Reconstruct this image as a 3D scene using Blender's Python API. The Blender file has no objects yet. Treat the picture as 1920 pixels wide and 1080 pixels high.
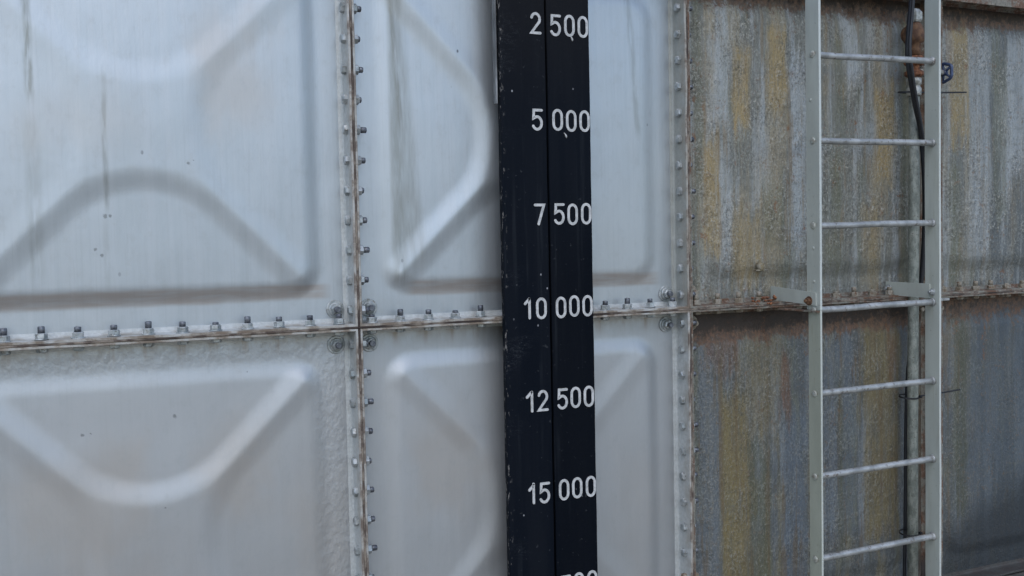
import bpy, bmesh, math, random
from mathutils import Vector, Matrix, noise as mnoise
random.seed(7)
S = bpy.context.scene
COL = S.collection

# ------------------------------------------------------------------ camera
cam_d = bpy.data.cameras.new('camera'); cam = bpy.data.objects.new('camera', cam_d); COL.objects.link(cam)
cam_d.sensor_width = 36; cam_d.lens = 35.56; cam_d.clip_start = .05; cam_d.clip_end = 3000
r_, u_, f_ = (0.909888, -0.414357, -0.020315), (0.037547, 0.033482, 0.998734), (0.413152, 0.909498, -0.046023)
cam.matrix_world = Matrix(((r_[0], u_[0], -f_[0], -.855), (r_[1], u_[1], -f_[1], -3.1065), (r_[2], u_[2], -f_[2], .2562), (0, 0, 0, 1)))
S.camera = cam

# ------------------------------------------------------------------ world, sun, exposure
SUN_EL, SUN_AZ = math.radians(50), math.radians(200)      # azimuth clockwise from +Y
w = bpy.data.worlds.new('World'); S.world = w; w.use_nodes = True
wn = w.node_tree; bg = wn.nodes['Background']
sky = wn.nodes.new('ShaderNodeTexSky'); sky.sky_type = 'NISHITA'; sky.sun_disc = False
sky.sun_elevation = SUN_EL; sky.sun_rotation = SUN_AZ; sky.dust_density = 1.0; sky.air_density = 1.0; sky.ozone_density = 1.0
wn.links.new(sky.outputs[0], bg.inputs[0]); bg.inputs[1].default_value = .15
sd = bpy.data.lights.new('sun', 'SUN'); sd.energy = 0.55; sd.angle = math.radians(60); sd.color = (1, .97, .93)
sun = bpy.data.objects.new('sun', sd); COL.objects.link(sun)
dirv = Vector((math.sin(SUN_AZ) * math.cos(SUN_EL), math.cos(SUN_AZ) * math.cos(SUN_EL), math.sin(SUN_EL)))
sun.rotation_euler = dirv.to_track_quat('Z', 'Y').to_euler()
S.view_settings.view_transform = 'Standard'; S.view_settings.look = 'None'
S.view_settings.gamma = 1; S.view_settings.exposure = 0.68; S.view_settings.use_curve_mapping = False

# ------------------------------------------------------------------ node helpers
class V:
    def __init__(s, g, k): s.g, s.k = g, k
    def _m(a, op, b=None, c=None, clamp=False):
        n = a.g.nodes.new('ShaderNodeMath'); n.operation = op; n.use_clamp = clamp
        for i, x in enumerate((a, b, c)):
            if x is None: continue
            if isinstance(x, V): a.g.links.new(x.k, n.inputs[i])
            else: n.inputs[i].default_value = x
        return V(a.g, n.outputs[0])
    def __add__(a, b): return a._m('ADD', b)
    __radd__ = __add__
    def __sub__(a, b): return a._m('SUBTRACT', b)
    def __rsub__(a, b): return (a * -1) + b
    def __mul__(a, b): return a._m('MULTIPLY', b)
    __rmul__ = __mul__
    def abs(a): return a._m('ABSOLUTE')
    def clamp(a): return a._m('ADD', 0, clamp=True)
    def max(a, b): return a._m('MAXIMUM', b)
    def min(a, b): return a._m('MINIMUM', b)
    def pow(a, b): return a._m('POWER', b)
    def step(a, lo, hi):                 # smoothstep; lo > hi reverses
        n = a.g.nodes.new('ShaderNodeMapRange'); n.interpolation_type = 'SMOOTHSTEP'
        a.g.links.new(a.k, n.inputs[0])
        if lo < hi: v = (lo, hi, 0, 1)
        else: v = (hi, lo, 1, 0)
        for i in range(4): n.inputs[i + 1].default_value = v[i]
        return V(a.g, n.outputs[0])
class G:
    def __init__(s, name):
        s.m = bpy.data.materials.new(name); s.m.use_nodes = True; s.g = s.m.node_tree
        s.b = s.g.nodes['Principled BSDF']
        geo = s.g.nodes.new('ShaderNodeNewGeometry'); s.pos = geo.outputs['Position']
        sp = s.g.nodes.new('ShaderNodeSeparateXYZ'); s.g.links.new(s.pos, sp.inputs[0])
        s.x, s.y, s.z = (V(s.g, sp.outputs[i]) for i in range(3))
    def noise(s, sc, freq=1, det=3, rough=.55, off=(0, 0, 0)):
        mp = s.g.nodes.new('ShaderNodeMapping'); s.g.links.new(s.pos, mp.inputs[0])
        mp.inputs['Scale'].default_value = sc; mp.inputs['Location'].default_value = off
        n = s.g.nodes.new('ShaderNodeTexNoise'); s.g.links.new(mp.outputs[0], n.inputs['Vector'])
        n.inputs['Scale'].default_value = freq; n.inputs['Detail'].default_value = det; n.inputs['Roughness'].default_value = rough
        return V(s.g, n.outputs['Fac'])
    def vor(s, sc, freq=1, off=(0, 0, 0)):
        mp = s.g.nodes.new('ShaderNodeMapping'); s.g.links.new(s.pos, mp.inputs[0]); mp.inputs['Scale'].default_value = sc
        mp.inputs['Location'].default_value = off
        n = s.g.nodes.new('ShaderNodeTexVoronoi'); s.g.links.new(mp.outputs[0], n.inputs['Vector']); n.inputs['Scale'].default_value = freq
        return V(s.g, n.outputs['Distance'])
    def mix(s, fac, a, b):
        n = s.g.nodes.new('ShaderNodeMix'); n.data_type = 'RGBA'; n.clamp_factor = True
        for i, v in ((0, fac), (6, a), (7, b)):
            if isinstance(v, V): s.g.links.new(v.k, n.inputs[i])
            elif i == 0: n.inputs[0].default_value = v
            else: n.inputs[i].default_value = (*v, 1)
        return V(s.g, n.outputs[2])
    def done(s, col, rough=.5, metal=0., bump=None, dist=.001, strength=1.0, spec=.5):
        for k, v in (('Base Color', col), ('Roughness', rough), ('Metallic', metal)):
            if isinstance(v, V): s.g.links.new(v.k, s.b.inputs[k])
            elif k == 'Base Color': s.b.inputs[k].default_value = (*v, 1)
            else: s.b.inputs[k].default_value = v
        s.b.inputs['Specular IOR Level'].default_value = spec
        if bump is not None:
            n = s.g.nodes.new('ShaderNodeBump'); n.inputs['Distance'].default_value = dist; n.inputs['Strength'].default_value = strength
            s.g.links.new(bump.k, n.inputs['Height']); s.g.links.new(n.outputs[0], s.b.inputs['Normal'])
        return s.m

L = 1.22; P = L / 13.12

def clean_paint():
    g = G('aluminium_paint')
    x, z = g.x, g.z
    wob = g.noise((3, 1, 3), 1, 3) * .05
    streak = g.noise((38, 1, 1.1), 1, 4, .6)
    fine = g.noise((150, 1, 3.0), 1, 3, .6, (3, 0, 1))
    cloud = g.noise((1.6, 1, 1.2), 1, 3, .5)
    col = g.mix(streak.step(.3, .75) * .6 + cloud.step(.35, .65) * .4, (.395, .43, .455), (.45, .478, .50))
    col = g.mix(fine.step(.5, .75) * .35, col, (.345, .375, .39))
    col = g.mix(cloud.step(.5, .7) * .35, col, (.42, .435, .43))
    # lower panels greyer: their duller reflection put into the colour
    low = z.step(.05, -.25)
    col = g.mix(low * (.30 + cloud * .5), col, (.40, .40, .40))
    # bottom bevel of the upper panels: warm ground reflection painted as a tan band
    bev = (z - .113 + (g.noise((6, 1, 6), 1, 2) - .5) * .012).abs().step(.030, .016) * (.55 + g.noise((7, 1, 60), 1, 3).step(.3, .6) * .45) * ((x + .55).abs().min((x - .66).abs())).step(.5, .44)
    col = g.mix(bev * .68, col, (.32, .275, .24))
    # drip stains with their own shape
    def drip(x0, z1, z0, wdt, amt, c, slant=0.):
        nonlocal col
        xx = x - x0 - (z - z0) * slant + (g.noise((9, 1, 9), 1, 3) - .5) * .012
        m = xx.abs().step(wdt, wdt * .2) * z.step(z0, z0 + .06) * z.step(z1 + .02, z1 - .08)
        m = m * g.noise((60, 1, 8), 1, 3).step(.3, .6)
        col = g.mix(m * amt, col, c)
    gr = (.21, .22, .2)
    drip(-.893, 1.4, .64, .016, .75, gr); drip(-.893, .66, .15, .03, .28, gr)
    drip(-.706, .78, .345, .011, .55, gr); drip(-.712, .36, .12, .012, .22, gr)
    drip(.178, 1.4, .6, .012, .7, (.2, .19, .17), -.07); drip(.16, 1.4, .1, .03, .45, gr)
    drip(1.06, 1.4, .6, .02, .4, gr, -.08)
    # dirty wedge on the left bevel of the second upper panel
    rgt = .185 + (1.1 - z) * .075
    wedge = (x - .135).step(-.005, .012) * (rgt - x).step(-.01, .02) * z.step(.12, .3) * z.step(1.5, .7)
    wedge = wedge * (x.step(.5, .4)) * (.45 + g.noise((70, 1, 9), 1, 4).step(.3, .7) * .55)
    col = g.mix(wedge * .62, col, (.25, .255, .235))
    # brown dirt under the middle seam and along the joints
    n1 = g.noise((22, 1, 9), 1, 5, .65)
    und = z.step(-.10, -.005) * z.step(.012, 0) * n1.step(.3, .65)
    col = g.mix(und * .6, col, (.25, .215, .175))
    bx = ((x._m('ABSOLUTE') - .052) * (1 / P) + .5)._m('FRACT'); bx = (bx - .5).abs()
    br = bx.step(.22, .05) * z.step(-.09, -.02) * z.step(.0, -.012) * g.noise((40, 1, 6), 1, 3).step(.42, .62)
    col = g.mix(br * .55, col, (.23, .165, .11))
    jx = x.abs().min((x - L).abs())
    jn = jx.step(.03, .006) * g.noise((30, 30, 5), 1, 4).step(.35, .75)
    col = g.mix(jn * .5, col, (.30, .27, .22))
    # faint tan patches: dirt, and ground reflection on the bevels painted in
    for xa, xb, za, zb, am in ((-.98, -.66, -.62, -.33, .5), (-.45, -.28, -.55, -.30, .55), (-.85, -.6, -1.2, -.6, .3), (.2, .42, -.62, -.32, .45), (-.2, -.06, -.9, -.45, .35), (.95, 1.1, -1.1, -.5, .2), (-.45, -.25, .62, .95, .5), (-.9, -.6, .55, .72, .25)):
        ee = (g.noise((7, 1, 4), 1, 3, .6, (xa * 9, 0, za * 7)) - .5) * .3
        m = (x + ee - (xa + xb) / 2).abs().step((xb - xa) / 2 + .07, (xb - xa) / 2 - .07) * (z + ee - (za + zb) / 2).abs().step((zb - za) / 2 + .09, (zb - za) / 2 - .09)
        col = g.mix(m * am, col, (.41, .375, .34))
    # little chips
    ch = g.vor((11, 11, 7), 1, (.3, 0, .1)).step(.055, .03) * g.noise((3, 3, 3), 1).step(.52, .6)
    col = g.mix(ch * .8, col, (.08, .08, .085))
    for cx_, cz_, rr in ((-.543, -.236, .008), (-.794, -.268, .006), (-.772, -.266, .003), (-.481, .503, .006), (-.468, .512, .003), (-.741, .258, .006), (-.725, .240, .007), (-.712, .352, .008), (-.70, .351, .006), (-.58, -.50, .004), (-.33, -.12, .003)):
        dd = ((x - cx_) * (x - cx_) + (z - cz_) * (z - cz_)).pow(.5) + (g.noise((120, 1, 120), 1, 2) - .5) * .012
        col = g.mix(dd.step(rr, rr * .4) * .6, col, (.12, .125, .12))
    mott = g.noise((24, 1, 18), 1, 5, .7, (1, 0, 1))
    col = g.mix(mott.step(.52, .66) * .22, col, (.35, .365, .36))
    rough = .36 + mott * .1 + streak * .12 + low * .06
    peb = g.noise((55, 55, 40), 1, 3, .5)
    edge = jx.step(.15, .10).max(z.abs().step(.13, .06))
    pebm = (edge * z.step(.0, -.05) * x.step(.02, -.02)) * .9 + .08
    bump = (peb * pebm) * .75 + g.noise((90, 90, 30), 1, 3) * .10 + g.noise((4, 4, 3), 1, 2) * .9 + streak * .03
    return g.done(col, rough, .8, bump, .0034)

def weathered():
    g = G('weathered_galvanised_steel')
    x, z = g.x, g.z
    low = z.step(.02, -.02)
    warp = (g.noise((2.2, 1, 1.6), 1, 3) - .5) * 1.0
    blotch = g.noise((7, 1, 5), 1, 5, .65, (7, 0, 7))
    s1 = g.noise((8, 1, .8), 1, 5, .62, (5.3, 0, 0))
    s2 = g.noise((17, 1, 1.1), 1, 5, .68, (1, 0, 9))
    s3 = g.noise((9, 1, .9), 1, 4, .6, (9, 0, 3))
    s4 = g.noise((60, 1, 3.4), 1, 4, .75, (2, 0, 2))
    grain = g.noise((120, 1, 100), 1, 4, .75)
    grain2 = g.noise((55, 1, 42), 1, 4, .75, (1, 0, 1))
    farx = x.step(2.4, 2.9)  # right end, where the reflection of dark surroundings is put into the colour
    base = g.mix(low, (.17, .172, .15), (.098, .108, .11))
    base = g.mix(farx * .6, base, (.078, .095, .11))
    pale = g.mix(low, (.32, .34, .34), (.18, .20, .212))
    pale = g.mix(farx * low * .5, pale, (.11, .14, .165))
    col = g.mix((s2 + warp * .14).step(.47, .62) * .85, base, pale)
    ochre = g.mix(low, (.25, .21, .135), (.155, .135, .08))
    om = (s1 + warp * .22 + (blotch - .5) * .25).step(.48, .60) * (.6 + grain2.step(.35, .6) * .4) * (1 - farx * .55)
    col = g.mix(om * .85, col, ochre)
    col = g.mix((s3 + warp * .12 + (blotch - .5) * .2).step(.53, .64) * .7, col, (.14, .145, .105))
    col = g.mix(s4.step(.56, .70) * .45, col, pale)
    col = g.mix(s4.step(.46, .34) * .5, col, (.07, .075, .068))
    # the broad stains, each with a place of its own
    oc = g.mix(low, (.30, .22, .095), (.18, .14, .06)); pa = g.mix(low, (.34, .365, .37), (.18, .205, .22))
    ol = g.mix(low, (.125, .125, .07), (.08, .08, .04)); bl = g.mix(low, (.18, .205, .225), (.11, .132, .155)); ru = g.mix(low, (.20, .10, .05), (.15, .07, .035))
    ex = (g.noise((26, 1, 3.5), 1, 4, .65, (6, 0, 2)) - .5) * .075
    ez = (g.noise((30, 1, 6), 1, 4, .65, (2, 0, 6)) - .5) * .38
    tex = .5 + g.noise((42, 1, 5), 1, 4, .7, (3, 0, 8)).step(.32, .58) * .5
    xe, ze = x + ex, z + ez
    for xa, xb, za, zb, cc, am in (
        (1.378, 1.448, 0.660, 1.245, pa, 0.80),
        (1.465, 1.543, 0.652, 0.959, oc, 0.85),
        (1.618, 1.719, 0.737, 1.068, oc, 0.80),
        (1.721, 1.804, 0.178, 0.954, pa, 0.75),
        (1.326, 1.405, 0.187, 0.639, oc, 0.80),
        (1.453, 1.586, 0.063, 0.354, oc, 0.60),
        (1.402, 1.455, 0.166, 0.690, pa, 0.60),
        (1.547, 1.635, 0.384, 0.725, pa, 0.45),
        (1.297, 1.334, 0.071, 1.198, ol, 0.50),
        (1.595, 1.696, 0.221, 0.485, ol, 0.40),
        (2.011, 2.077, 0.834, 1.116, pa, 0.80),
        (2.118, 2.169, 0.955, 1.102, pa, 0.70),
        (2.155, 2.263, 0.457, 0.842, oc, 0.85),
        (1.899, 1.988, 0.110, 0.633, ol, 0.60),
        (2.067, 2.167, 0.552, 0.743, pa, 0.50),
        (2.298, 2.373, 0.032, 1.287, ol, 0.60),
        (2.081, 2.165, 0.083, 0.403, oc, 0.45),
        (1.949, 2.002, 0.675, 1.049, ol, 0.50),
        (2.191, 2.282, 0.875, 1.151, pa, 0.35),
        (2.570, 2.674, 0.626, 1.136, oc, 0.75),
        (2.674, 2.800, 0.108, 1.121, pa, 0.55),
        (2.902, 3.037, 0.495, 1.115, pa, 0.80),
        (2.819, 2.896, 0.289, 1.017, ol, 0.50),
        (2.561, 2.637, 0.067, 0.559, ol, 0.40),
        (1.397, 1.525, -1.112, -0.327, oc, 0.90),
        (1.525, 1.656, -0.532, -0.082, oc, 0.55),
        (1.519, 1.620, -1.130, -0.510, ol, 0.60),
        (1.298, 1.393, -1.092, -0.129, bl, 0.80),
        (1.682, 1.807, -1.159, -0.423, bl, 0.90),
        (1.671, 1.717, -0.460, -0.191, ru, 0.70),
        (1.337, 1.477, -0.252, -0.073, ru, 0.55),
        (2.090, 2.282, -0.989, -0.070, oc, 0.75),
        (1.884, 2.048, -0.936, -0.123, bl, 0.70),
        (1.953, 1.986, -1.110, -0.294, ol, 0.60),
        (2.219, 2.265, -0.379, -0.117, ru, 0.50),
        (2.287, 2.357, -1.255, -0.099, bl, 0.80),
        (2.594, 2.662, -0.937, -0.115, ol, 0.80),
        (2.675, 2.738, -1.040, -0.210, bl, 0.60),
        (2.764, 2.893, -0.729, -0.240, bl, 0.50)):
        m = (xe - (xa + xb) / 2).abs().step((xb - xa) / 2 + .012, (xb - xa) / 2 - .016) * (ze - (za + zb) / 2).abs().step((zb - za) / 2 + .03, (zb - za) / 2 - .06)
        col = g.mix(m * tex * am, col, cc)
    # flaking pale crust and dark pits
    col = g.mix((grain * .5 + grain2 * .3 + blotch * .2).step(.515, .57) * .5 * (1 - low * .45), col, (.36, .37, .34))
    col = g.mix((grain * .5 + grain2 * .2 + g.noise((9, 1, 6), 1, 3, .5, (4, 0, 4)) * .3).step(.47, .40) * .6, col, (.07, .07, .06))
    vg = g.noise((150, 1, 45), 1, 4, .8, (5, 0, 5))
    col = g.mix(vg.step(.55, .65) * .25, col, (.42, .42, .37))
    col = g.mix(vg.step(.46, .36) * .55, col, (.06, .062, .055))
    col = g.mix(farx * .12 + farx * low * .38, col, (.045, .06, .075))  # painted dark reflection at the right end, stronger in the lower row
    cl = g.noise((6, 1, 4.5), 1, 4, .6, (11, 0, 3)).step(.5, .6) * (1 - farx * low)
    cr = g.noise((75, 1, 60), 1, 5, .8, (4, 0, 1))
    col = g.mix(cr.step(.54, .60) * cl * .75, col, g.mix(low, (.46, .45, .40), (.27, .27, .24)))
    col = g.mix(cr.step(.46, .40) * cl * .7, col, (.075, .07, .055))
    hz = g.noise((10, 1, 26), 1, 4, .7, (7, 0, 1)).step(.56, .66)
    col = g.mix(hz * .3, col, (.10, .10, .085))
    # rust below the seams
    rn = g.noise((11, 1, 7), 1, 6, .7, (2, 0, 5)); rf = g.noise((45, 1, 40), 1, 4, .7)
    d0 = z.step(-.22, -.01) * z.step(.01, 0)
    d1 = z.step(1.02, 1.22)
    near = (x - 1.5).step(1.6, .1)
    fleck = grain2.step(.56, .6) * rn.step(.45, .6); col = g.mix(fleck * .6, col, (.13, .085, .05))
    warmrun = (g.noise((24, 1, 1.3), 1, 5, .65, (13, 0, 4)) + (blotch - .5) * .2).step(.54, .64) * (1 - farx * .7)
    col = g.mix(warmrun * .5, col, g.mix(low, (.19, .135, .07), (.125, .085, .042)))
    rust = (d0 * (.85 + near * .6) + d1 * 1.25) * .62 + rn * .85
    col = g.mix((rust + (grain2 - .5) * .9).step(.66, .86) * .85, col, g.mix(rf.step(.4, .6), (.15, .08, .045), (.075, .05, .035)))
    col = g.mix((rust * .8 + rf * .3 + (grain2 - .5) * .5).step(.88, 1.02) * .85, col, (.03, .024, .02))
    # rust freckles and runs
    fr = (rn * .6 + rf * .4).step(.56, .62) * z.step(-.75, -.1).max(z.step(.7, 1.1)) * g.noise((20, 1, 2), 1, 3).step(.42, .6)
    col = g.mix(fr * .7, col, (.19, .085, .035))
    # orange patch by the left of the valve and at the top of the middle panel
    # bottom bevel of the upper panels: shade of its downward face painted in
    bev = (z - .125).abs().step(.05, .02) * g.noise((7, 1, 40), 1, 3).step(.2, .6) * x.step(1.45, 1.7)
    col = g.mix(bev * .3, col, (.065, .07, .06))
    # rust beside the right joint
    jx = (x - 2 * L).abs()
    col = g.mix(jx.step(.09, .01) * rn.step(.3, .6) * .8, col, (.085, .052, .035))
    # damp black foot of the far panel
    ft = (z + .95 - (x - 2.6) * .35 - (rn - .5) * .15).step(.08, -.12) * x.step(2.4, 2.6)
    col = g.mix(ft * .75, col, (.022, .027, .032))
    rough = .5 + blotch * .25
    bump = grain * .7 + grain2 * .8 + blotch * 1.2 + s4 * .5 + g.noise((4, 4, 3), 1, 2) * 1.2
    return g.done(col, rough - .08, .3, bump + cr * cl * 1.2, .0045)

def flange_paint():
    g = G('flange_paint')
    n = g.noise((14, 14, 14), 1, 5, .65); f = g.noise((80, 80, 80), 1, 3, .6)
    col = g.mix(f.step(.3, .7), (.40, .42, .415), (.48, .50, .50))
    outer = g.y.step(-.03, -.07)
    edge = g.y.step(-.0765, -.0785)
    vert = g.z.abs().step(.006, .03)
    dirt = n.step(.36, .62)
    # top seam-side of the second joint is duller
    col = g.mix((g.x - L).abs().step(.1, .03) * g.z.step(-.02, .05) * .6, col, (.26, .265, .235))
    col = g.mix(outer * dirt * .55, col, (.27, .23, .18)); col = g.mix(g.z.step(0, .004) * g.z.step(.02, .012) * n.step(.45, .6) * .6, col, (.20, .18, .145))
    col = g.mix(edge * (.35 + dirt * .5), col, g.mix(n.step(.45, .6), (.30, .265, .225), (.12, .085, .065)))
    col = g.mix(g.z.abs().step(.02, .0) * dirt * .5, col, (.22, .17, .12))
    return g.done(col, .5, .25, f * .5 + n, .0025)

def rusty_flange():
    g = G('rusted_flange')
    n = g.noise((16, 16, 16), 1, 5, .65); f = g.noise((90, 90, 90), 1, 3, .7)
    col = g.mix(n.step(.4, .6), (.17, .165, .14), (.12, .065, .04))
    col = g.mix(f.step(.55, .7) * .7, col, (.30, .28, .24))
    col = g.mix(f.step(.45, .3) * .8, col, (.03, .025, .02))
    col = g.mix(g.z.step(-1.05, -1.15) * .85, col, (.03, .032, .033))
    return g.done(col, .75, .05, f * .6 + n, .004)

def sealant():
    g = G('joint_sealant')
    n = g.noise((22, 22, 22), 1, 5, .65); b = g.noise((4, 4, 4), 1, 4, .6)
    col = g.mix(n.step(.4, .6), (.075, .055, .045), (.22, .185, .15))
    col = g.mix(b.step(.5, .62), col, (.035, .024, .02))
    return g.done(col, .8, 0, n, .004)

def simple(name, c1, c2, rough, metal, freq=30, dist=.001, sc=(1, 1, 1), spec=.5, edge=None):
    g = G(name); n = g.noise(sc, freq, 4, .6)
    col = g.mix(n.step(.35, .65), c1, c2)
    if edge:
        m = g.noise((1, 1, 1), freq * 2.3, 4, .65, (3, 3, 3)).step(.56, .66); col = g.mix(m * .8, col, edge)
    return g.done(col, rough, metal, n, dist, spec=spec)

def board_black():
    g = G('black_board_paint')
    x, z = g.x, g.z
    n = g.noise((14, 14, 1.0), 1, 4, .6); f = g.noise((60, 60, 60), 1, 4, .6)
    col = g.mix(n.step(.3, .7), (.003, .005, .009), (.006, .008, .012))
    col = g.mix(z.step(.55, 1.1) * .6, col, (.012, .012, .013))
    # chips and specks, most of them on the worn left edge
    v = g.vor((30, 30, 22), 1).step(.10, .05)
    pm = g.noise((5, 5, 5), 1, 2).step(.56, .64)
    col = g.mix(x.step(.62, .66) * z.step(.6, 0) * .5, col, (.002, .003, .005)); col = g.mix(v * pm * .85, col, (.35, .36, .38))
    ed = x.step(.492, .474)
    v2 = g.noise((85, 85, 38), 1, 3, .7).step(.585, .64)
    col = g.mix(ed * v2 * .45, col, (.33, .31, .29))
    run = g.noise((34, 34, .9), 1, 4, .65, (2, 2, 2)).step(.54, .66) * g.noise((4, 4, 2), 1, 3).step(.4, .6)
    col = g.mix(run * .45, col, (.022, .026, .031))
    # scratches
    mp = g.noise((22, 22, 90), 1, 5, .7, (8, 8, 8)); mk = g.noise((3, 3, 3), 1, 2, .5, (5, 5, 5)).step(.55, .68)
    col = g.mix((mp - .5).abs().step(.01, .003) * mk * .35, col, (.12, .13, .14))
    col = g.mix(f.step(.66, .72) * .3, col, (.08, .085, .09))
    return g.done(col, .5 + n * .2, 0, f, .0008, spec=.045)

def ladder_mat(name, tint, spot):
    g = G(name)
    n = g.noise((9, 9, 2.2), 1, 5, .6); f = g.noise((70, 70, 70), 1, 3, .6)
    col = g.mix(n.step(.35, .68), tint, tuple(c * 1.18 for c in tint))
    col = g.mix(g.noise((40, 40, 4), 1, 4, .6).step(.56, .7) * .4, col, spot)
    col = g.mix(f.step(.66, .72) * .35, col, tuple(c * .45 for c in spot))
    zz = ((g.z + .011) * (1 / .3035))._m('FRACT'); zz = (zz - .5).abs()
    col = g.mix(zz.step(.455, .49) * (g.y + .2455).abs().step(.03, .008) * f.step(.4, .6) * .55, col, (.16, .11, .07))
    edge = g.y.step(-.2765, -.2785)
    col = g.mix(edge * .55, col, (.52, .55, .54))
    return g.done(col, .5, .15, f * .5 + n, .001)

M = dict(clean=clean_paint(), weath=weathered(), flange=flange_paint(), rflange=rusty_flange(), seal=sealant(),
    bolt=simple('painted_bolt', (.24, .265, .27), (.42, .44, .445), .38, .45, 40, .001, edge=(.16, .15, .13)),
    stud=simple('dark_stud', (.07, .075, .09), (.17, .18, .2), .45, .6, 60),
    rbolt=simple('rusted_bolt', (.17, .14, .10), (.27, .25, .21), .75, .1, 50, .002, edge=(.14, .055, .025)),
    board=board_black(),
    number=simple('off_white_figures', (.36, .365, .36), (.50, .50, .495), .6, 0, 55, .0004, edge=(.24, .24, .24)),
    strip=simple('grey_edge_strip', (.09, .095, .10), (.30, .31, .32), .5, .3, 14, .001, (1, 1, .4)),
    ladder=ladder_mat('ladder_galvanised', (.385, .41, .375), (.34, .345, .28)),
    ladder_old=ladder_mat('ladder_lichened', (.34, .36, .30), (.26, .25, .18)),
    rung=simple('worn_rung_steel', (.24, .25, .25), (.38, .39, .39), .45, .35, 22, .0012, (1, 1, 1), edge=(.12, .095, .08)),
    rust=simple('rust', (.085, .032, .016), (.26, .105, .045), .85, 0, 60, .002, edge=(.035, .02, .014)),
    brass=simple('tarnished_bronze', (.075, .036, .02), (.17, .09, .045), .75, .15, 45, .001),
    pipe=simple('galvanised_pipe', (.15, .165, .145), (.27, .285, .25), .6, .3, 60, .0015, (1, 1, .5), edge=(.09, .085, .06)),
    rubber=simple('black_rubber', (.006, .007, .010), (.012, .013, .017), .5, 0, 20, .0006),
    blue=simple('blue_handwheel_paint', (.02, .035, .085), (.05, .075, .15), .4, .1, 60, .001),
    metal=simple('pale_fitting_metal', (.22, .22, .20), (.42, .42, .39), .5, .4, 60, .001),
    roof=simple('roof_sheet', (.14, .14, .13), (.22, .22, .2), .7, .2, 5),
    conc=simple('plinth_concrete', (.05, .05, .045), (.09, .085, .075), .9, 0, 14, .004),
    ground=simple('gravelly_ground', (.27, .225, .17), (.38, .33, .26), .95, 0, 6, .01))

# ------------------------------------------------------------------ mesh helpers
def link(name, bm, mats, parent=None, smooth=False, loc=(0, 0, 0)):
    me = bpy.data.meshes.new(name)
    bmesh.ops.recalc_face_normals(bm, faces=bm.faces); bm.to_mesh(me); bm.free()
    for m in (mats if isinstance(mats, (list, tuple)) else [mats]): me.materials.append(m)
    if smooth:
        for p in me.polygons: p.use_smooth = True
    o = bpy.data.objects.new(name, me); COL.objects.link(o); o.location = loc
    if parent: o.parent = parent
    return o
def empty(name, label, cat, loc=(0, 0, 0), group=None):
    o = bpy.data.objects.new(name, None); COL.objects.link(o); o.location = loc
    o['label'] = label; o['category'] = cat
    if group: o['group'] = group
    return o
def box(bm, a, b, bev=0., mat=0):
    r = bmesh.ops.create_cube(bm, size=1); vs = r['verts']
    c = [(a[i] + b[i]) / 2 for i in range(3)]; d = [abs(b[i] - a[i]) for i in range(3)]
    for v in vs: v.co = Vector((c[0] + v.co.x * d[0], c[1] + v.co.y * d[1], c[2] + v.co.z * d[2]))
    fs = {f for v in vs for f in v.link_faces}
    for f in fs: f.material_index = mat
    if bev:
        es = {e for v in vs for e in v.link_edges}
        bmesh.ops.bevel(bm, geom=list(es), offset=bev, segments=2, affect='EDGES', profile=.6)
def lathe(bm, pts, seg=20, axis='Z', org=(0, 0, 0), mat=0, phase=0., smooth=True):
    """pts: (radius, height) from bottom to top, closed with caps"""
    rings = []
    org = Vector(org)
    def pl(r, h, a):
        c, s = r * math.cos(a), r * math.sin(a)
        return org + (Vector((c, s, h)) if axis == 'Z' else Vector((h, c, s)) if axis == 'X' else Vector((s, h, c)))
    for r, h in pts:
        rings.append([bm.verts.new(pl(r, h, phase + 2 * math.pi * k / seg)) for k in range(seg)])
    for a, b in zip(rings, rings[1:]):
        for k in range(seg):
            f = bm.faces.new((a[k], a[(k + 1) % seg], b[(k + 1) % seg], b[k])); f.material_index = mat; f.smooth = smooth
    for rg in (rings[0], rings[-1]):
        f = bm.faces.new(rg); f.material_index = mat
def tube(bm, pts, r, seg=12, mat=0):
    pts = [Vector(p) for p in pts]; rings = []
    up = Vector((0, 1, .01)).normalized()
    for i, p in enumerate(pts):
        t = (pts[min(i + 1, len(pts) - 1)] - pts[max(i - 1, 0)]).normalized()
        a = t.cross(up).normalized() if abs(t.dot(up)) < .95 else t.cross(Vector((0, 0, 1))).normalized()
        b = t.cross(a)
        rr = r[i] if isinstance(r, (list, tuple)) else r
        rings.append([bm.verts.new(p + rr * (a * math.cos(2 * math.pi * k / seg) + b * math.sin(2 * math.pi * k / seg))) for k in range(seg)])
    for a, b in zip(rings, rings[1:]):
        for k in range(seg):
            f = bm.faces.new((a[k], a[(k + 1) % seg], b[(k + 1) % seg], b[k])); f.smooth = True; f.material_index = mat
    for rg in (rings[0], rings[-1]): bm.faces.new(rg).material_index = mat
def spline(pts, n=8):
    pts = [Vector(p) for p in pts]; out = []
    for i in range(len(pts) - 1):
        p0, p1, p2, p3 = pts[max(i - 1, 0)], pts[i], pts[i + 1], pts[min(i + 2, len(pts) - 1)]
        for k in range(n):
            t = k / n
            out.append(.5 * ((2 * p1) + (p2 - p0) * t + (2 * p0 - 5 * p1 + 4 * p2 - p3) * t * t + (3 * p1 - p0 - 3 * p2 + p3) * t ** 3))
    return out + [pts[-1]]

# ------------------------------------------------------------------ ground
bm = bmesh.new(); bmesh.ops.create_grid(bm, x_segments=4, y_segments=4, size=1200)
o = link('ground', bm, M['ground'], loc=(0, 0, -1.42)); o['kind'] = 'structure'

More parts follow.
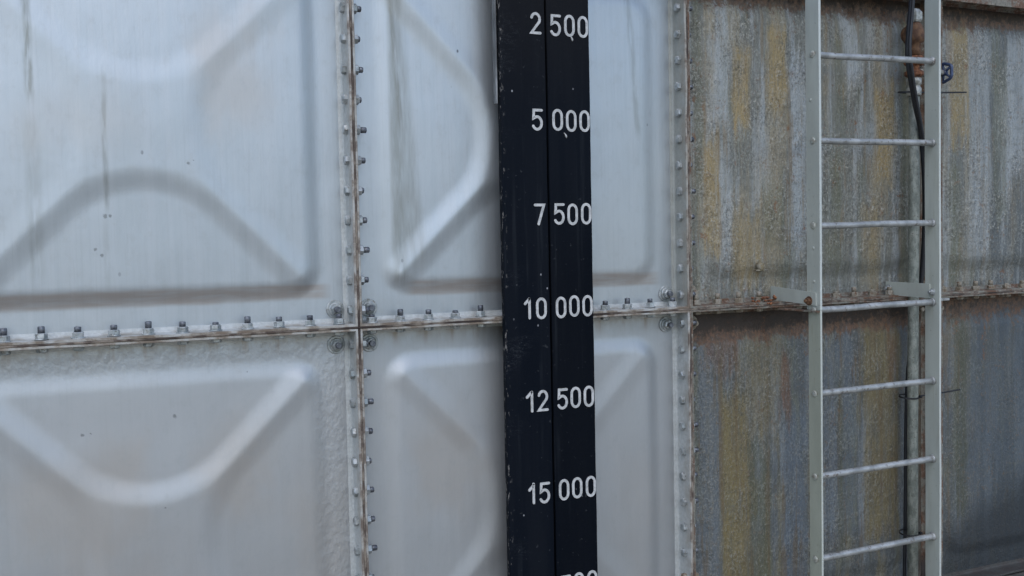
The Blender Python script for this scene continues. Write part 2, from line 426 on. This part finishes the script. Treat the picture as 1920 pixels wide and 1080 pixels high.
# ------------------------------------------------------------------ water tank
tank = empty('water_tank', 'pale grey bolted steel panel water tank, rusted and streaked on the right', 'water tank', (L, 0, -1.3))
TO = Vector((L, 0, -1.3))
def tpart(name, bm, mats, parent=None, smooth=False, loc=(0, 0, 0)):
    return link(name, bm, mats, parent or tank, smooth, Vector(loc) - (TO if not parent else Vector((0, 0, 0))))

def ss(a, b, x):
    t = max(0., min(1., (x - a) / (b - a))); return t * t * (3 - 2 * t)
def height(u, v, h1, h2, W4=(1, 1, 1, 1), RH=1):
    m = .458; e = .522                                   # bevel from e (flat border) to m
    k = .045                                            # rounded plan corner
    a, b = abs(u), abs(v)
    dx, dy = a - (m - k), b - (m - k)
    d = min(max(dx, dy), 0) + math.hypot(max(dx, 0), max(dy, 0)) - k     # 0 at m
    bev = 1 - ss(0, e - m, d)
    if bev <= 0: return 0.
    inside = 0.
    for (s_, t_), wt in zip(((v, u), (v, -u), (u, v), (u, -v)), W4):      # right, left, top, bottom
        r = .29; g = .035
        t = t_; s = s_
        n1 = (s - t + g) / math.sqrt(2) + r; n2 = (-s - t + g) / math.sqrt(2) + r
        q = math.hypot(max(n1, 0), max(n2, 0)) + min(max(n1, n2), 0) - r
        k_ = wt * (1 - ss(-.042, .042, q))
        if u > 0: k_ *= 1 - (1 - RH) * ss(0, .15, u)
        inside = max(inside, k_)
    cross = 1 - inside
    if u > 0: h1 = h1 * (1 - (1 - RH) * .5 * ss(0, .15, u)); h2 = h2 * (1 - (1 - RH) * 1.2 * ss(0, .3, u))
    dome = .004 * (1 - (a / m) ** 2) * (1 - (b / m) ** 2) if a < m and b < m else 0
    return bev * (h1 + cross * h2) + dome
def dish_mesh(h1, h2, seed, W4=(1, 1, 1, 1), RH=1):
    bm = bmesh.new(); n = 150; H = L / 2 - .012
    vs = []
    for j in range(n + 1):
        row = []
        for i in range(n + 1):
            u, v = -H + 2 * H * i / n, -H + 2 * H * j / n
            h = height(u, v, h1, h2, W4, RH) + .0007 * mnoise.noise(Vector((u * 8, v * 8, seed + 20))) + .0026 * mnoise.noise(Vector((u * 2.6, v * 2.6, seed)))  * min(1, (H - max(abs(u), abs(v))) * 14)
            row.append(bm.verts.new((u, -h, v)))
        vs.append(row)
    for j in range(n):
        for i in range(n):
            bm.faces.new((vs[j][i], vs[j][i + 1], vs[j + 1][i + 1], vs[j + 1][i]))
    return bm
HG = .003                                               # half of the joint gap
def flange_mesh(seed, rough=.0008):
    prof = [(.008, .02), (.0, .02), (.0, -.078), (.0012, -.08), (.0068, -.08), (.008, -.078), (.008, -.016), (.0095, -.008), (.014, -.003), (.024, -.0015), (.024, .02)]
    bm = bmesh.new(); per = []
    n = 48
    for side in range(4):
        for k in range(n): per.append((side, k / n))
    rings = []
    for d, y in prof:
        H = L / 2 - HG - d; ring = []
        for side, t in per:
            s = -H + 2 * H * t
            c = [(s, -H), (H, s), (-s, H), (-H, -s)][side]
            nn = mnoise.noise(Vector((c[0] * 9, c[1] * 9, seed))) + .6 * mnoise.noise(Vector((c[0] * 31, c[1] * 31, seed + 4)))
            nn *= min(1, (1 - abs(2 * t - 1)) * 12)
            yy = y + (rough * 2 * nn if y < -.05 else 0)
            inn = rough * 1.2 * nn * (1 if y < -.05 else .25)
            dirn = [(0, 1), (-1, 0), (0, -1), (1, 0)][side]
            ring.append(bm.verts.new((c[0] + dirn[0] * inn, yy, c[1] + dirn[1] * inn)))
        rings.append(ring)
    N = len(per)
    for a, b in zip(rings, rings[1:]):
        for k in range(N):
            f = bm.faces.new((a[k], a[(k + 1) % N], b[(k + 1) % N], b[k]))
    for f in bm.faces: f.smooth = False
    return bm
def mesh_of(bm, name, mat, smooth):
    if 'bolt' in name:
        for v in bm.verts:
            for i in range(3):
                if not (i == (1 if 'stay' in name else 2)): v.co[i] *= 1.14
                elif abs(v.co[i]) > .011: v.co[i] = math.copysign(.011 + (abs(v.co[i]) - .011) * 1.12, v.co[i])
    o = link(name, bm, mat, None, smooth); me = o.data; bpy.data.objects.remove(o); return me
clean_me = {k: mesh_of(dish_mesh(.0095, .0095, i + 1, *a), 'tank_panel', M['clean'], True) for i, (k, a) in enumerate({
    (-1, 0): ((.5, .35, .45, .95), 1), (0, 0): ((.3, 1.25, .45, 1.1), .3), (-1, -1): ((.75, .55, 1.25, .5), 1),
    (0, -1): ((.5, .85, .8, .5), .85), (-2, 0): ((.5, .5, .5, .8), 1), (-2, -1): ((.6, .6, 1, .5), 1)}.items())}
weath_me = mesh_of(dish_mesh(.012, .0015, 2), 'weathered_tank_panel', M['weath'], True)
fl_me = [mesh_of(flange_mesh(i), 'panel_flange', M['flange'], False) for i in range(2)]
rfl_me = [mesh_of(flange_mesh(i + 5, .0016), 'rusted_panel_flange', M['rflange'], False) for i in range(2)]
panels = {}
plabel = {(-1, 0): 'clean upper panel at the left with arched embossing', (0, 0): 'clean upper panel behind the black gauge board',
          (-1, -1): 'clean lower panel at the left with a deep rounded relief', (0, -1): 'clean lower panel behind the black gauge board',
          (1, 0): 'streaked ochre and grey upper panel behind the ladder', (1, -1): 'rust-topped lower panel behind the ladder',
          (2, 0): 'streaked grey upper panel right of the ladder', (2, -1): 'dark blue-grey lower panel right of the ladder'}
for c in range(-2, 4):
    for r in (-1, 0):
        wth = c >= 1
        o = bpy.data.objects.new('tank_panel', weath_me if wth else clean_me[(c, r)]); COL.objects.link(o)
        o.parent = tank; o.location = Vector(((c + .5) * L, 0, (r + .5) * L)) - TO
        if (c, r) in plabel: o['label'] = plabel[(c, r)]
        fo = bpy.data.objects.new('panel_flange', (rfl_me if wth else fl_me)[(c + r) % 2]); COL.objects.link(fo)
        fo.parent = o
        panels[(c, r)] = o

# sealant squeezed out of the joints
def seal_strip(vertical, at, a, b, seed):
    bm = bmesh.new(); n = int((b - a) / .012); rings = []
    for i in range(n + 1):
        t = a + (b - a) * i / n
        q = mnoise.noise(Vector((t * 14, seed, 0))); q2 = mnoise.noise(Vector((t * 45, seed, 3)))
        out = -.0812 - .0022 * q - .0015 * q2; hw = .0034
        wv = .0004 * q2
        pr = [(-hw, .01), (-hw, out + .002), (-hw * .4, out), (hw * .4, out - .0005), (hw, out + .002), (hw, .01)]
        rings.append([bm.verts.new((at + s + wv, y, t) if vertical else (t, y, at + s + wv)) for s, y in pr])
    for p, q in zip(rings, rings[1:]):
        for k in range(5): bm.faces.new((p[k], p[k + 1], q[k + 1], q[k]))
    return tpart('joint_sealant', bm, M['seal'])
for c in range(-1, 4):
    seal_strip(True, c * L, -L, -.004, c + 1.5); seal_strip(True, c * L, .004, L, c + 9.5)
seal_strip(False, 0, -2 * L, 4 * L, 33.3)

# bolts: axis +Z: nut and stud above, head below
def bolt_mesh(name, painted, nutl=.0):
    bm = bmesh.new(); e = HG + .008
    pm = 0; sm = 1
    lathe(bm, [(.0165, e), (.0165, e + .0028), (.015, e + .0034)], 20, mat=pm)                       # washer
    lathe(bm, [(.0138, e + .0034), (.0142, e + .005), (.0142, e + .0145), (.0118, e + .0165)], 6, mat=pm, smooth=False)
    lathe(bm, [(.0082, e + .016), (.0082, e + .0275 + nutl), (.0068, e + .029 + nutl)], 14, mat=sm)                 # stud
    lathe(bm, [(.011, -e - .0115), (.0142, -e - .009), (.0145, -e - .001), (.0145, -e)], 6, mat=pm, smooth=False, phase=.3)
    lathe(bm, [(.008, -e - .001), (.008, e + .001)], 8, mat=sm)
    mats = [M['bolt'], M['stud']] if painted else [M['rbolt'], M['rbolt']]
    return mesh_of(bm, name, mats, False)
bolt_me = bolt_mesh('bolt', True); rbolt_me = bolt_mesh('rusted_bolt', False)
variants = [bolt_me, bolt_me, bolt_mesh('bolt', True, -.006), bolt_mesh('bolt', True, .005)]
rvariants = [rbolt_me, bolt_mesh('rusted_bolt', False, -.007), bolt_mesh('rusted_bolt', False, .006)]
def stay_mesh(name, mat):
    bm = bmesh.new()                                     # axis -Y (towards the viewer)
    lathe(bm, [(.025, .001), (.025, -.002), (.0235, -.003)], 26, 'Y', mat=0)
    lathe(bm, [(.0185, -.0025), (.0185, -.0065), (.016, -.008)], 24, 'Y', mat=0)
    lathe(bm, [(.0145, -.0075), (.0148, -.010), (.0148, -.020), (.012, -.0225)], 6, 'Y', mat=0, smooth=False)
    lathe(bm, [(.0085, -.021), (.0085, -.034), (.007, -.0355)], 14, 'Y', mat=1)
    return mesh_of(bm, name, mat, False)
stay_me = stay_mesh('stay_bolt', [M['bolt'], M['stud']]); rstay_me = stay_mesh('rusted_stay_bolt', [M['rbolt'], M['rbolt']])
ks = [.56 * P + i * P for i in range(13)]
hidden_rows = []
def put_bolt(me, pos, ax, parent):
    """ax 'X': nut to the right; 'Z': nut on top"""
    me = random.choice(rvariants if me == rbolt_me else variants)
    o = bpy.data.objects.new('bolt', me); COL.objects.link(o); o.parent = parent
    base = parent.location + TO
    jit = Vector([random.uniform(-.0012, .0012) for _ in range(3)])
    if ax == 'X': jit.x = 0
    else: jit.z = 0
    o.location = Vector(pos) + jit - base
    rz = Matrix.Rotation(random.uniform(0, 6.28), 4, 'Z')
    tilt = Matrix.Rotation(random.uniform(-.09, .09), 4, 'X')
    rm = (Matrix.Rotation(math.pi / 2, 4, 'Y') if ax == 'X' else Matrix.Identity(4)) @ tilt @ rz
    o.rotation_euler = rm.to_euler()
    return o
BY = -.043
# vertical joints, bolts that the photograph shows
for c, lo, hi in ((0, 9, 11), (1, 10, 12)):
    for k in range(lo): put_bolt(bolt_me, (c * L, BY, -ks[k]), 'X', panels[(c - 1, -1)])
    for k in range(hi): put_bolt(bolt_me, (c * L, BY, ks[k]), 'X', panels[(c - 1, 0)])
# horizontal joint
for c, idx in ((-1, range(2, 13)), (0, (0, 1, 2, 3, 4, 5, 9, 10, 11, 12)), (1, range(13)), (2, range(5))):
    for k in idx:
        rusty = c >= 1
        put_bolt(rbolt_me if rusty else bolt_me, (c * L + ks[k], BY, 0), 'Z', panels[(c, 0)])
for cx in (0, L):
    for sx in (-1, 1):
        for sz in (-1, 1):
            wth = cx == L and sx == 1
            pr = panels[(int(round(cx / L)) + (0 if sx > 0 else -1), 0 if sz > 0 else -1)]
            o = bpy.data.objects.new('stay_bolt', rstay_me if wth else stay_me); COL.objects.link(o); o.parent = pr
            o.location = Vector((cx + sx * .054, -.0016, sz * .056)) - pr.location - TO
            o.rotation_euler = (0, random.uniform(0, 3), 0)
# remaining bolts, out of the picture or hidden by the ladder and board
bm = bmesh.new()
def add_rest(pos, ax, me):
    t = bmesh.new(); t.from_mesh(me)
    rm = Matrix.Rotation(math.pi / 2, 4, 'Y') if ax == 'X' else Matrix.Identity(4)
    t.transform(Matrix.Translation(pos) @ rm @ Matrix.Rotation(random.uniform(0, 6), 4, 'Z'))
    tm = bpy.data.meshes.new('t'); t.to_mesh(tm); t.free(); bm.from_mesh(tm); bpy.data.meshes.remove(tm)
for c in (-1, 2, 3):
    for k in range(13):
        add_rest((c * L, BY, ks[k]), 'X', rbolt_me); add_rest((c * L, BY, -ks[k]), 'X', rbolt_me)
for k in (10, 11, 12): add_rest((L, BY, -ks[k]), 'X', rbolt_me)
for k in (5, 6, 7, 8, 9, 10, 11, 12): add_rest((2 * L + ks[k], BY, 0), 'Z', rbolt_me)
for k in range(13):
    add_rest((3 * L + ks[k], BY, 0), 'Z', rbolt_me)
    for c in range(1, 4): add_rest((c * L + ks[k], BY, L), 'Z', rbolt_me)
for sx, sz in ((-1, 1), (1, 1), (-1, -1), (1, -1)):
    t = bmesh.new(); t.from_mesh(rstay_me); t.transform(Matrix.Translation((2 * L + sx * .054, -.0016, sz * .056)))
    tm = bpy.data.meshes.new('t'); t.to_mesh(tm); t.free(); bm.from_mesh(tm); bpy.data.meshes.remove(tm)
for v in bm.verts: v.co -= TO
o = link('bolt_rows', bm, [M['rbolt'], M['rbolt']], tank); o['kind'] = 'stuff'
# body behind the panels: sides, back, roof and plinth
bm = bmesh.new()
x0, x1 = -2 * L, 4 * L
for a, b in (((x0, .022, -L), (x0 + .01, 3.6, L)), ((x1 - .01, .022, -L), (x1, 3.6, L)), ((x0 + .01, 3.59, -L), (x1 - .01, 3.6, L)), ((x0 + .012, .03, -L), (x1 - .012, 3.58, -L + .01))):
    box(bm, a, b)
tpart('tank_shell', bm, M['roof'])
bm = bmesh.new(); box(bm, (x0 - .02, -.082, L + .006), (x1 + .02, 3.62, L + .016)); box(bm, (x0 - .02, -.092, L - .03), (x1 + .02, -.083, L + .016), .001)
tpart('tank_roof', bm, M['rflange'])
bm = bmesh.new(); box(bm, (x0 - .15, -.15, -1.42), (x1 + .15, 3.75, -L - .004), .01)
tpart('plinth', bm, M['conc'])
# cast lug on the streaked panel
bm = bmesh.new(); lathe(bm, [(.017, .002), (.017, -.012), (.012, -.018)], 12, 'Y', (1.575, -.02, .142)); box(bm, (1.548, -.034, .126), (1.602, -.022, .132), .001)
tpart('lug', bm, M['weath'])

# ------------------------------------------------------------------ gauge board
BX0, BX1, BS = .4745, .8025, .643
board = empty('gauge_board', 'black vertical level gauge board with white numbers in front of the tank', 'gauge board', (.637, -.1, -1.3))
BO = Vector((.637, -.1, -1.3))
def bpart(name, bm, mats, smooth=False): return link(name, bm, mats, board, smooth, -BO)
def plank(xa, xb, ya, yb):
    bm = bmesh.new(); n = 70; rings = []
    c = .0022
    for i in range(n + 1):
        z = -1.3 + 2.75 * i / n
        j = .0009 * mnoise.noise(Vector((z * 9, xa, 0))) + .0007 * mnoise.noise(Vector((z * 33, xa, 5)))
        pr = [(xa + j, yb), (xa + j, ya + c), (xa + c + j, ya), (xb - c + j, ya), (xb + j, ya + c), (xb + j, yb)]
        rings.append([bm.verts.new((px, py, z)) for px, py in pr])
    for a, b in zip(rings, rings[1:]):
        for k in range(6): bm.faces.new((a[k], a[(k + 1) % 6], b[(k + 1) % 6], b[k]))
    bm.faces.new(rings[0]); bm.faces.new(rings[-1]); return bm
bpart('board_plank', plank(BX0, BS - .005, -.120, -.098), M['board'])
bpart('board_plank', plank(BS + .0025, BX1, -.1195, -.098), M['board'])
bm = bmesh.new(); box(bm, (BX0 + .012, -.0975, -1.29), (BX1 - .006, -.0875, 1.44)); bpart('backing_plate', bm, M['rubber'])
bm = bmesh.new(); box(bm, (BX0 - .009, -.1075, .70), (BX0 - .0035, -.086, 1.44), .001); box(bm, (BX0 - .0035, -.097, .70), (BX0 + .011, -.094, 1.44))
bpart('edge_strip', bm, M['strip'])
for za, zb in ((.06, 1.18), (-1.16, -.06)):
    bm = bmesh.new(); box(bm, (.516, -.087, za), (.79, -.032, zb)); bpart('shade_spacer', bm, M['rubber'])  # unseen black spacer, added to darken the panel left of the board

# stroke figures: unit box 0..1 wide, 0..1 high
def arc(cx, cy, rx, ry, a0, a1, n=12):
    return [(cx + rx * math.cos(math.radians(a0 + (a1 - a0) * i / n)), cy + ry * math.sin(math.radians(a0 + (a1 - a0) * i / n))) for i in range(n + 1)]
GL = {
 '0': ([arc(.5, .70, .42, .30, 0, 180) + arc(.5, .30, .42, .30, 180, 360) + [(.92, .70)]]),
 '1': ([[(.12, .74), (.56, .985)], [(.56, 1.0), (.56, 0)]]),
 '2': ([arc(.5, .72, .41, .28, 165, -30) + [(.07, .015), (.95, .015)]]),
 '5': ([[(.92, .985), (.14, .985), (.11, .565)] + arc(.46, .325, .45, .325, 125, -150, 16)]),
 '7': ([[(.05, .985), (.94, .985), (.38, 0)]]),
}
def stroke(bm, pts, x0, z0, w, h, t, y0, y1):
    P2 = [Vector((x0 + a * w, z0 + b * h)) for a, b in pts]
    closed = (P2[0] - P2[-1]).length < 1e-5
    if closed: P2 = P2[:-1]
    else:                                               # rounded ends come from small end caps
        P2 = P2
    n = len(P2); Lf = []; Rt = []
    for i, p in enumerate(P2):
        a = P2[(i - 1) % n] if closed or i > 0 else p; b = P2[(i + 1) % n] if closed or i < n - 1 else p
        d1 = (p - a).normalized() if (p - a).length > 1e-9 else (b - p).normalized()
        d2 = (b - p).normalized() if (b - p).length > 1e-9 else d1
        n1 = Vector((-d1.y, d1.x)); n2 = Vector((-d2.y, d2.x)); m = (n1 + n2).normalized()
        k = t / 2 / max(.5, m.dot(n1)); Lf.append(p + m * k); Rt.append(p - m * k)
    def ring(y): return [bm.verts.new((q.x, y, q.y)) for q in Lf], [bm.verts.new((q.x, y, q.y)) for q in Rt]
    lf, rf = ring(y0); lb, rb = ring(y1)
    rngi = range(n if closed else n - 1)
    for i in rngi:
        j = (i + 1) % n
        bm.faces.new((lf[i], lf[j], rf[j], rf[i])); bm.faces.new((lf[i], lb[i], lb[j], lf[j])); bm.faces.new((rf[i], rf[j], rb[j], rb[i]))
    if not closed:
        for q in (0, n - 1):
            bm.faces.new((lf[q], rf[q], rb[q], lb[q]))
            c = P2[q]; lathe(bm, [(t / 2, y1), (t / 2, y0 - .0001)], 14, 'Y', (c.x, 0, c.y), smooth=False)
FW, FH, FT, FP_ = .040, .063, .0088, .0505
rows = [(.962, '2', '500', 0), (.652, '5', '000', .002), (.343, '7', '500', .004), (.035, '10', '000', .004), (-.272, '12', '500', .006), (-.578, '15', '000', .008), (-.903, '17', '500', .008), (-1.19, '20', '000', .008)]
for zc, lt, rt, dx in rows:
    bm = bmesh.new()
    xr = .662
    zb = zc - FH / 2
    for i, ch in enumerate(rt):
        dz = random.uniform(-.0015, .0015)
        for st in GL[ch]: stroke(bm, st, xr + i * FP_ - .002 + random.uniform(-.001, .001), zb + dz, FW * .9, FH, FT, -.1215, -.1197)
    xl = .626 - FW + dx * .3
    for i, ch in enumerate(reversed(lt)):
        for st in GL[ch]: stroke(bm, st, xl - i * .044 + random.uniform(-.001, .001) - (0.0 if i == 0 else .0), zb + random.uniform(-.0015, .0015), FW * .9, FH, FT, -.1220, -.1202)
    o = bpart('number', bm, M['number'])
# paint drips under two figures
for x, z in ((.737, .922), (.708, .603)):
    bm = bmesh.new(); tube(bm, spline([(x - .006, -.1203, z + .008), (x, -.1208, z), (x + .003, -.1204, z - .009)], 4), [.001, .0015, .002, .0025, .003, .0035, .003, .002, .001], 8)
    bpart('paint_drip', bm, M['number'], True)

# ------------------------------------------------------------------ ladder
lad = empty('ladder', 'galvanised steel ladder with round rungs fixed in front of the streaked tank panels', 'ladder', (1.93, -.245, -1.42))
LO = Vector((1.93, -.245, -1.42))
def lpart(name, bm, mats, smooth=False, parent=None): return link(name, bm, mats, parent or lad, smooth, -LO if not parent else (0, 0, 0))
XL, XR, YF, YB = 1.637, 2.216, -.28, -.208
def stile(xa, xb, ya, yb, za, zb):
    bm = bmesh.new(); n = max(4, int((zb - za) / .06)); rings = []; c = .0018
    for i in range(n + 1):
        z = za + (zb - za) * i / n; jx = .0015 * mnoise.noise(Vector((z * 2, xa, 1))); jy = .0012 * mnoise.noise(Vector((z * 3, xa, 7)))
        pr = [(xa + c, ya), (xb - c, ya), (xb, ya + c), (xb, yb - c), (xb - c, yb), (xa + c, yb), (xa, yb - c), (xa, ya + c)]
        rings.append([bm.verts.new((px + jx, py + jy, z)) for px, py in pr])
    for a, b in zip(rings, rings[1:]):
        for k in range(8): bm.faces.new((a[k], a[(k + 1) % 8], b[(k + 1) % 8], b[k]))
    bm.faces.new(rings[0]); bm.faces.new(rings[-1]); return bm
st = lpart('stile', stile(XL, XL + .0095, YF, YB, -.012, 1.95), M['ladder']); st['label'] = 'upper length of the left stile, bluish galvanised'
st2 = lpart('stile', stile(XL + .001, XL + .0095, YF + .001, YB - .006, -1.42, -.013), M['ladder_old']); st2['label'] = 'lower length of the left stile, greenish with lichen'
st3 = lpart('stile', stile(XR, XR + .0095, YF, YB, -1.42, 1.95), M['ladder'])
RZ = [-.011 + .3035 * k for k in range(-4, 7)]
tiltz = {3: (0, -.006), 2: (0, 0), 1: (0, .004), 0: (0, 0), -1: (-.003, .002), -2: (-.003, 0), -3: (0, 0)}
for i, z in enumerate(RZ):
    k = i - 4; a, b = (0, .008) if k == 3 else (-.002, .002)
    if z > 1.9: continue
    bm = bmesh.new()
    sag = .001 if k in (1, 0) else 0
    pts = [(XL + .0095, -.2455, z + a), (XL + .15, -.2455, z + a * .7 - sag), (1.93, -.2455, z + (a + b) / 2 + sag), (XR - .15, -.2455, z + b * .7), (XR, -.2455, z + b)]
    tube(bm, spline(pts, 5), .0118, 14)
    lathe(bm, [(.0165, -.0005), (.0155, -.004), (.0118, -.008)][::-1], 14, 'X', (XR, -.2455, z + b))   # weld
    rg = lpart('rung', bm, M['rung'], True)
    bm = bmesh.new()
    lathe(bm, [(.0085, -.0035), (.012, -.0015), (.0125, .001)], 14, 'X', (XL, -.2455, z + a))
    lpart('rung_end', bm, M['ladder'], True)
# small weld dots on the outer faces
for z, y in ((.21, -.245), (.09, -.248), (-.32, -.24), (.74, -.235)):
    bm = bmesh.new(); lathe(bm, [(.003, -.0022), (.006, -.001), (.0065, .001)], 10, 'X', (XL, y, z))
    lpart('rivet', bm, M['ladder'], True)
# brackets
def plate(bm, x, t, pts):                                # polygon in the YZ plane, thickness t in X
    a = [bm.verts.new((x, y, z)) for y, z in pts]; b = [bm.verts.new((x + t, y, z)) for y, z in pts]
    bm.faces.new(a); bm.faces.new(b[::-1]); n = len(pts)
    for i in range(n): bm.faces.new((a[i], a[(i + 1) % n], b[(i + 1) % n], b[i]))
bm = bmesh.new()
plate(bm, XL - .0055, .005, [(-.012, .066), (-.262, .050), (-.262, .004), (-.012, .016)])
bk = lpart('bracket', bm, M['ladder']); bk['label'] = 'left wall bracket, rusted at both ends'
bm = bmesh.new()
box(bm, (XL - .012, -.276, -.0205), (XL + .012, -.083, -.0145), .001); box(bm, (XL - .025, -.12, -.020), (XL + .03, -.0825, -.0135), .001)
b2 = lpart('bracket_bar', bm, M['rflange'])
bm = bmesh.new()
plate(bm, XR - .0055, .005, [(-.012, .064), (-.236, .061), (-.236, .006), (-.012, .010)])
bk = lpart('bracket', bm, M['ladder']); bk['label'] = 'right wall bracket, clean galvanised plate'
bm = bmesh.new(); box(bm, (XR + .011, -.30 + .05, -.006), (XR + .085, -.235, .003), .001); lpart('bracket_bar', bm, M['rung'])
def lbolt(pos, mat, s=1.):
    bm = bmesh.new(); p = Vector(pos)
    lathe(bm, [(.0165 * s, .0), (.0165 * s, -.003)], 20, 'X', p); lathe(bm, [(.0125 * s, -.003), (.0125 * s, -.012), (.010 * s, -.0135)][::1], 6, 'X', p, smooth=False)
    lathe(bm, [(.006 * s, -.013), (.006 * s, -.021)], 12, 'X', p)
    return lpart('bracket_bolt', bm, mat)
lbolt((XR - .0055, -.028, .036), M['bolt']); lbolt((XR, -.246, .030), M['bolt'], .85)
lbolt((XL - .0055, -.228, .020), M['brass'], 1.0)
# rust crust where the left bracket meets the tank seam
bm = bmesh.new()
for i in range(26):
    x = 1.515 + random.random() * .10; s = random.uniform(.004, .009)
    y = -.035 - random.random() * .05; z = .004 + random.random() * .02 * (1 + (x - 1.5) * 6)
    r = bmesh.ops.create_icosphere(bm, subdivisions=2, radius=s)
    for v in r['verts']:
        v.co = v.co * (1 + .5 * mnoise.noise(v.co * 160 + Vector((i, 0, 0)))); v.co.z *= .6; v.co += Vector((x, y, z))
for v in bm.verts: v.co -= TO
link('rust_crust', bm, M['rust'], tank)

# ------------------------------------------------------------------ pipework behind the ladder
pw = empty('drain_pipe', 'weathered vertical pipe with rusty valve fittings behind the right ladder stile', 'pipe', (2.31, -.06, -1.42))
PO = Vector((2.31, -.06, -1.42))
def ppart(name, bm, mats, smooth=False, parent=None):
    return link(name, bm, mats, parent or pw, smooth, -PO if not parent else (0, 0, 0))
PX = 2.285
bm = bmesh.new(); tube(bm, [(PX - .013, -.09, -1.42), (PX - .011, -.09, -.6), (PX - .006, -.09, 0), (PX, -.09, .4), (PX, -.09, .80)], .021, 20)
ppart('pipe', bm, M['pipe'], True)
bm = bmesh.new(); T = (PX, -.09, 0)
lathe(bm, [(.026, .80), (.028, .805), (.028, .83), (.024, .834), (.024, .842), (.029, .846), (.029, .866), (.023, .872)], 20, org=T)
ppart('threaded_coupling', bm, M['metal'])
bm = bmesh.new()
lathe(bm, [(.030, .876), (.036, .882), (.036, .895), (.03, .90)], 8, org=T, smooth=False)
lathe(bm, [(.032, .92), (.040, .926), (.040, .948), (.033, .955)], 8, org=T, smooth=False, phase=.3)
lathe(bm, [(.022, .872), (.022, .96)], 16, org=T)
ppart('union_nut', bm, M['rust'])
bm = bmesh.new()
lathe(bm, [(.024, .955), (.026, .985), (.026, 1.005), (.038, 1.012), (.040, 1.03), (.038, 1.055), (.030, 1.078), (.02, 1.09)], 20, org=T)
tube(bm, spline([(PX, -.09, 1.04), (PX, -.075, 1.045), (PX, -.05, 1.05)], 6), .03, 18)
ppart('elbow', bm, M['brass'], True)
bm = bmesh.new(); lathe(bm, [(.028, 1.088), (.032, 1.096), (.032, 1.125), (.02, 1.14)], 6, org=T, smooth=False)
ppart('valve_cap', bm, M['metal'])
bm = bmesh.new(); tube(bm, [(PX + .02, -.09, .90), (2.445, -.09, .90)], .011, 12); lathe(bm, [(.022, 0), (.022, .03), (.015, .04)], 8, 'X', (PX + .04, -.09, .90), smooth=False)
stem = ppart('valve_stem', bm, M['metal'], True)
bm = bmesh.new()
R_ = .036; n = 40; HC = Vector((2.452, -.09, .90))
ring = []
for i in range(n):
    a = 2 * math.pi * i / n; rr = R_ * (1 + .06 * math.cos(5 * a)); c = Vector((0, rr * math.cos(a), rr * math.sin(a)))
    cd = c.normalized()
    ring.append([bm.verts.new(HC + c + cd * .0065 * math.cos(b) + Vector((1, 0, 0)) * .0065 * math.sin(b)) for b in [2 * math.pi * j / 8 for j in range(8)]])
for i in range(n):
    for j in range(8):
        f = bm.faces.new((ring[i][j], ring[(i + 1) % n][j], ring[(i + 1) % n][(j + 1) % 8], ring[i][(j + 1) % 8])); f.smooth = True
for i in range(5):
    a = 2 * math.pi * i / 5; tube(bm, [HC + Vector((-.004, 0, 0)), HC + Vector((0, R_ * math.cos(a), R_ * math.sin(a)))], .005, 8)
lathe(bm, [(.012, -.014), (.012, .006), (.008, .01)], 12, 'X', HC)
ppart('handwheel', bm, M['blue'])

hs = bpy.data.objects.new('hose', None)
def hose(pts, r, label, name='hose'):
    bm = bmesh.new(); tube(bm, spline(pts, 10), r, 12); o = link(name, bm, M['rubber'], None, True)
    o['label'] = label; o['category'] = 'hose'; return o
hose([(2.253, -0.120, 1.476), (2.239, -0.125, 1.289), (2.231, -0.130, 1.164), (2.206, -0.140, 1.037), (2.201, -0.140, 0.944), (2.217, -0.140, 0.852), (2.247, -0.135, 0.751), (2.291, -0.120, 0.650), (2.329, -0.100, 0.484), (2.352, -0.080, 0.292), (2.355, -0.060, 0.077), (2.325, -0.050, -0.096), (2.315, -0.045, -0.183), (2.295, -0.045, -0.312), (2.290, -0.040, -0.531), (2.286, -0.040, -0.860), (2.276, -0.040, -1.302)], [.0105] * 105 + [.0078] * 60,
     'thick black hose running down behind the right ladder stile')
hose([(2.247, -0.150, 1.467), (2.230, -0.150, 1.261), (2.210, -0.155, 1.116), (2.191, -0.160, 0.971), (2.205, -0.160, 0.869), (2.232, -0.155, 0.769), (2.262, -0.150, 0.667), (2.300, -0.140, 0.502), (2.322, -0.130, 0.122), (2.321, -0.130, -0.520), (2.319, -0.130, -1.390)], .0065,
     'thin black hose lying over the thick one beside the rusty valve')
bpy.data.objects.remove(hs)
def tie(z, tail, label, x=PX, hx=.0):
    bm = bmesh.new()
    n = 26; ri = []
    for i in range(n):
        a = 2 * math.pi * i / n
        c = Vector((x - .020 + .040 * math.cos(a), -.080 + .036 * math.sin(a), z + .004 * math.sin(a)))
        ri.append([bm.verts.new(c + Vector((s * math.cos(a) * .0012, s * math.sin(a) * .0012, t * .0032))) for s, t in ((-1, -1), (1, -1), (1, 1), (-1, 1))])
    for i in range(n):
        for j in range(4): bm.faces.new((ri[i][j], ri[(i + 1) % n][j], ri[(i + 1) % n][(j + 1) % 4], ri[i][(j + 1) % 4]))
    if tail:
        tube(bm, spline([(x + .022, -.09, z), (x + .10, -.095, z + .002), (x + tail, -.10, z + .010)], 6), .0032, 6)
    box(bm, (x + .008, -.112, z - .005), (x + .019, -.101, z + .005), .001)
    o = link('cable_tie', bm, M['rubber']); o['label'] = label; o['category'] = 'cable tie'; o['group'] = 'black cable ties round the pipe'
tie(.815, .275, 'black cable tie with a long tail just under the blue handwheel')
tie(-.40, .24, 'black cable tie with a straight tail around the pipe below the middle seam')
tie(-.955, 0, 'black cable tie without a tail near the bottom of the pipe')
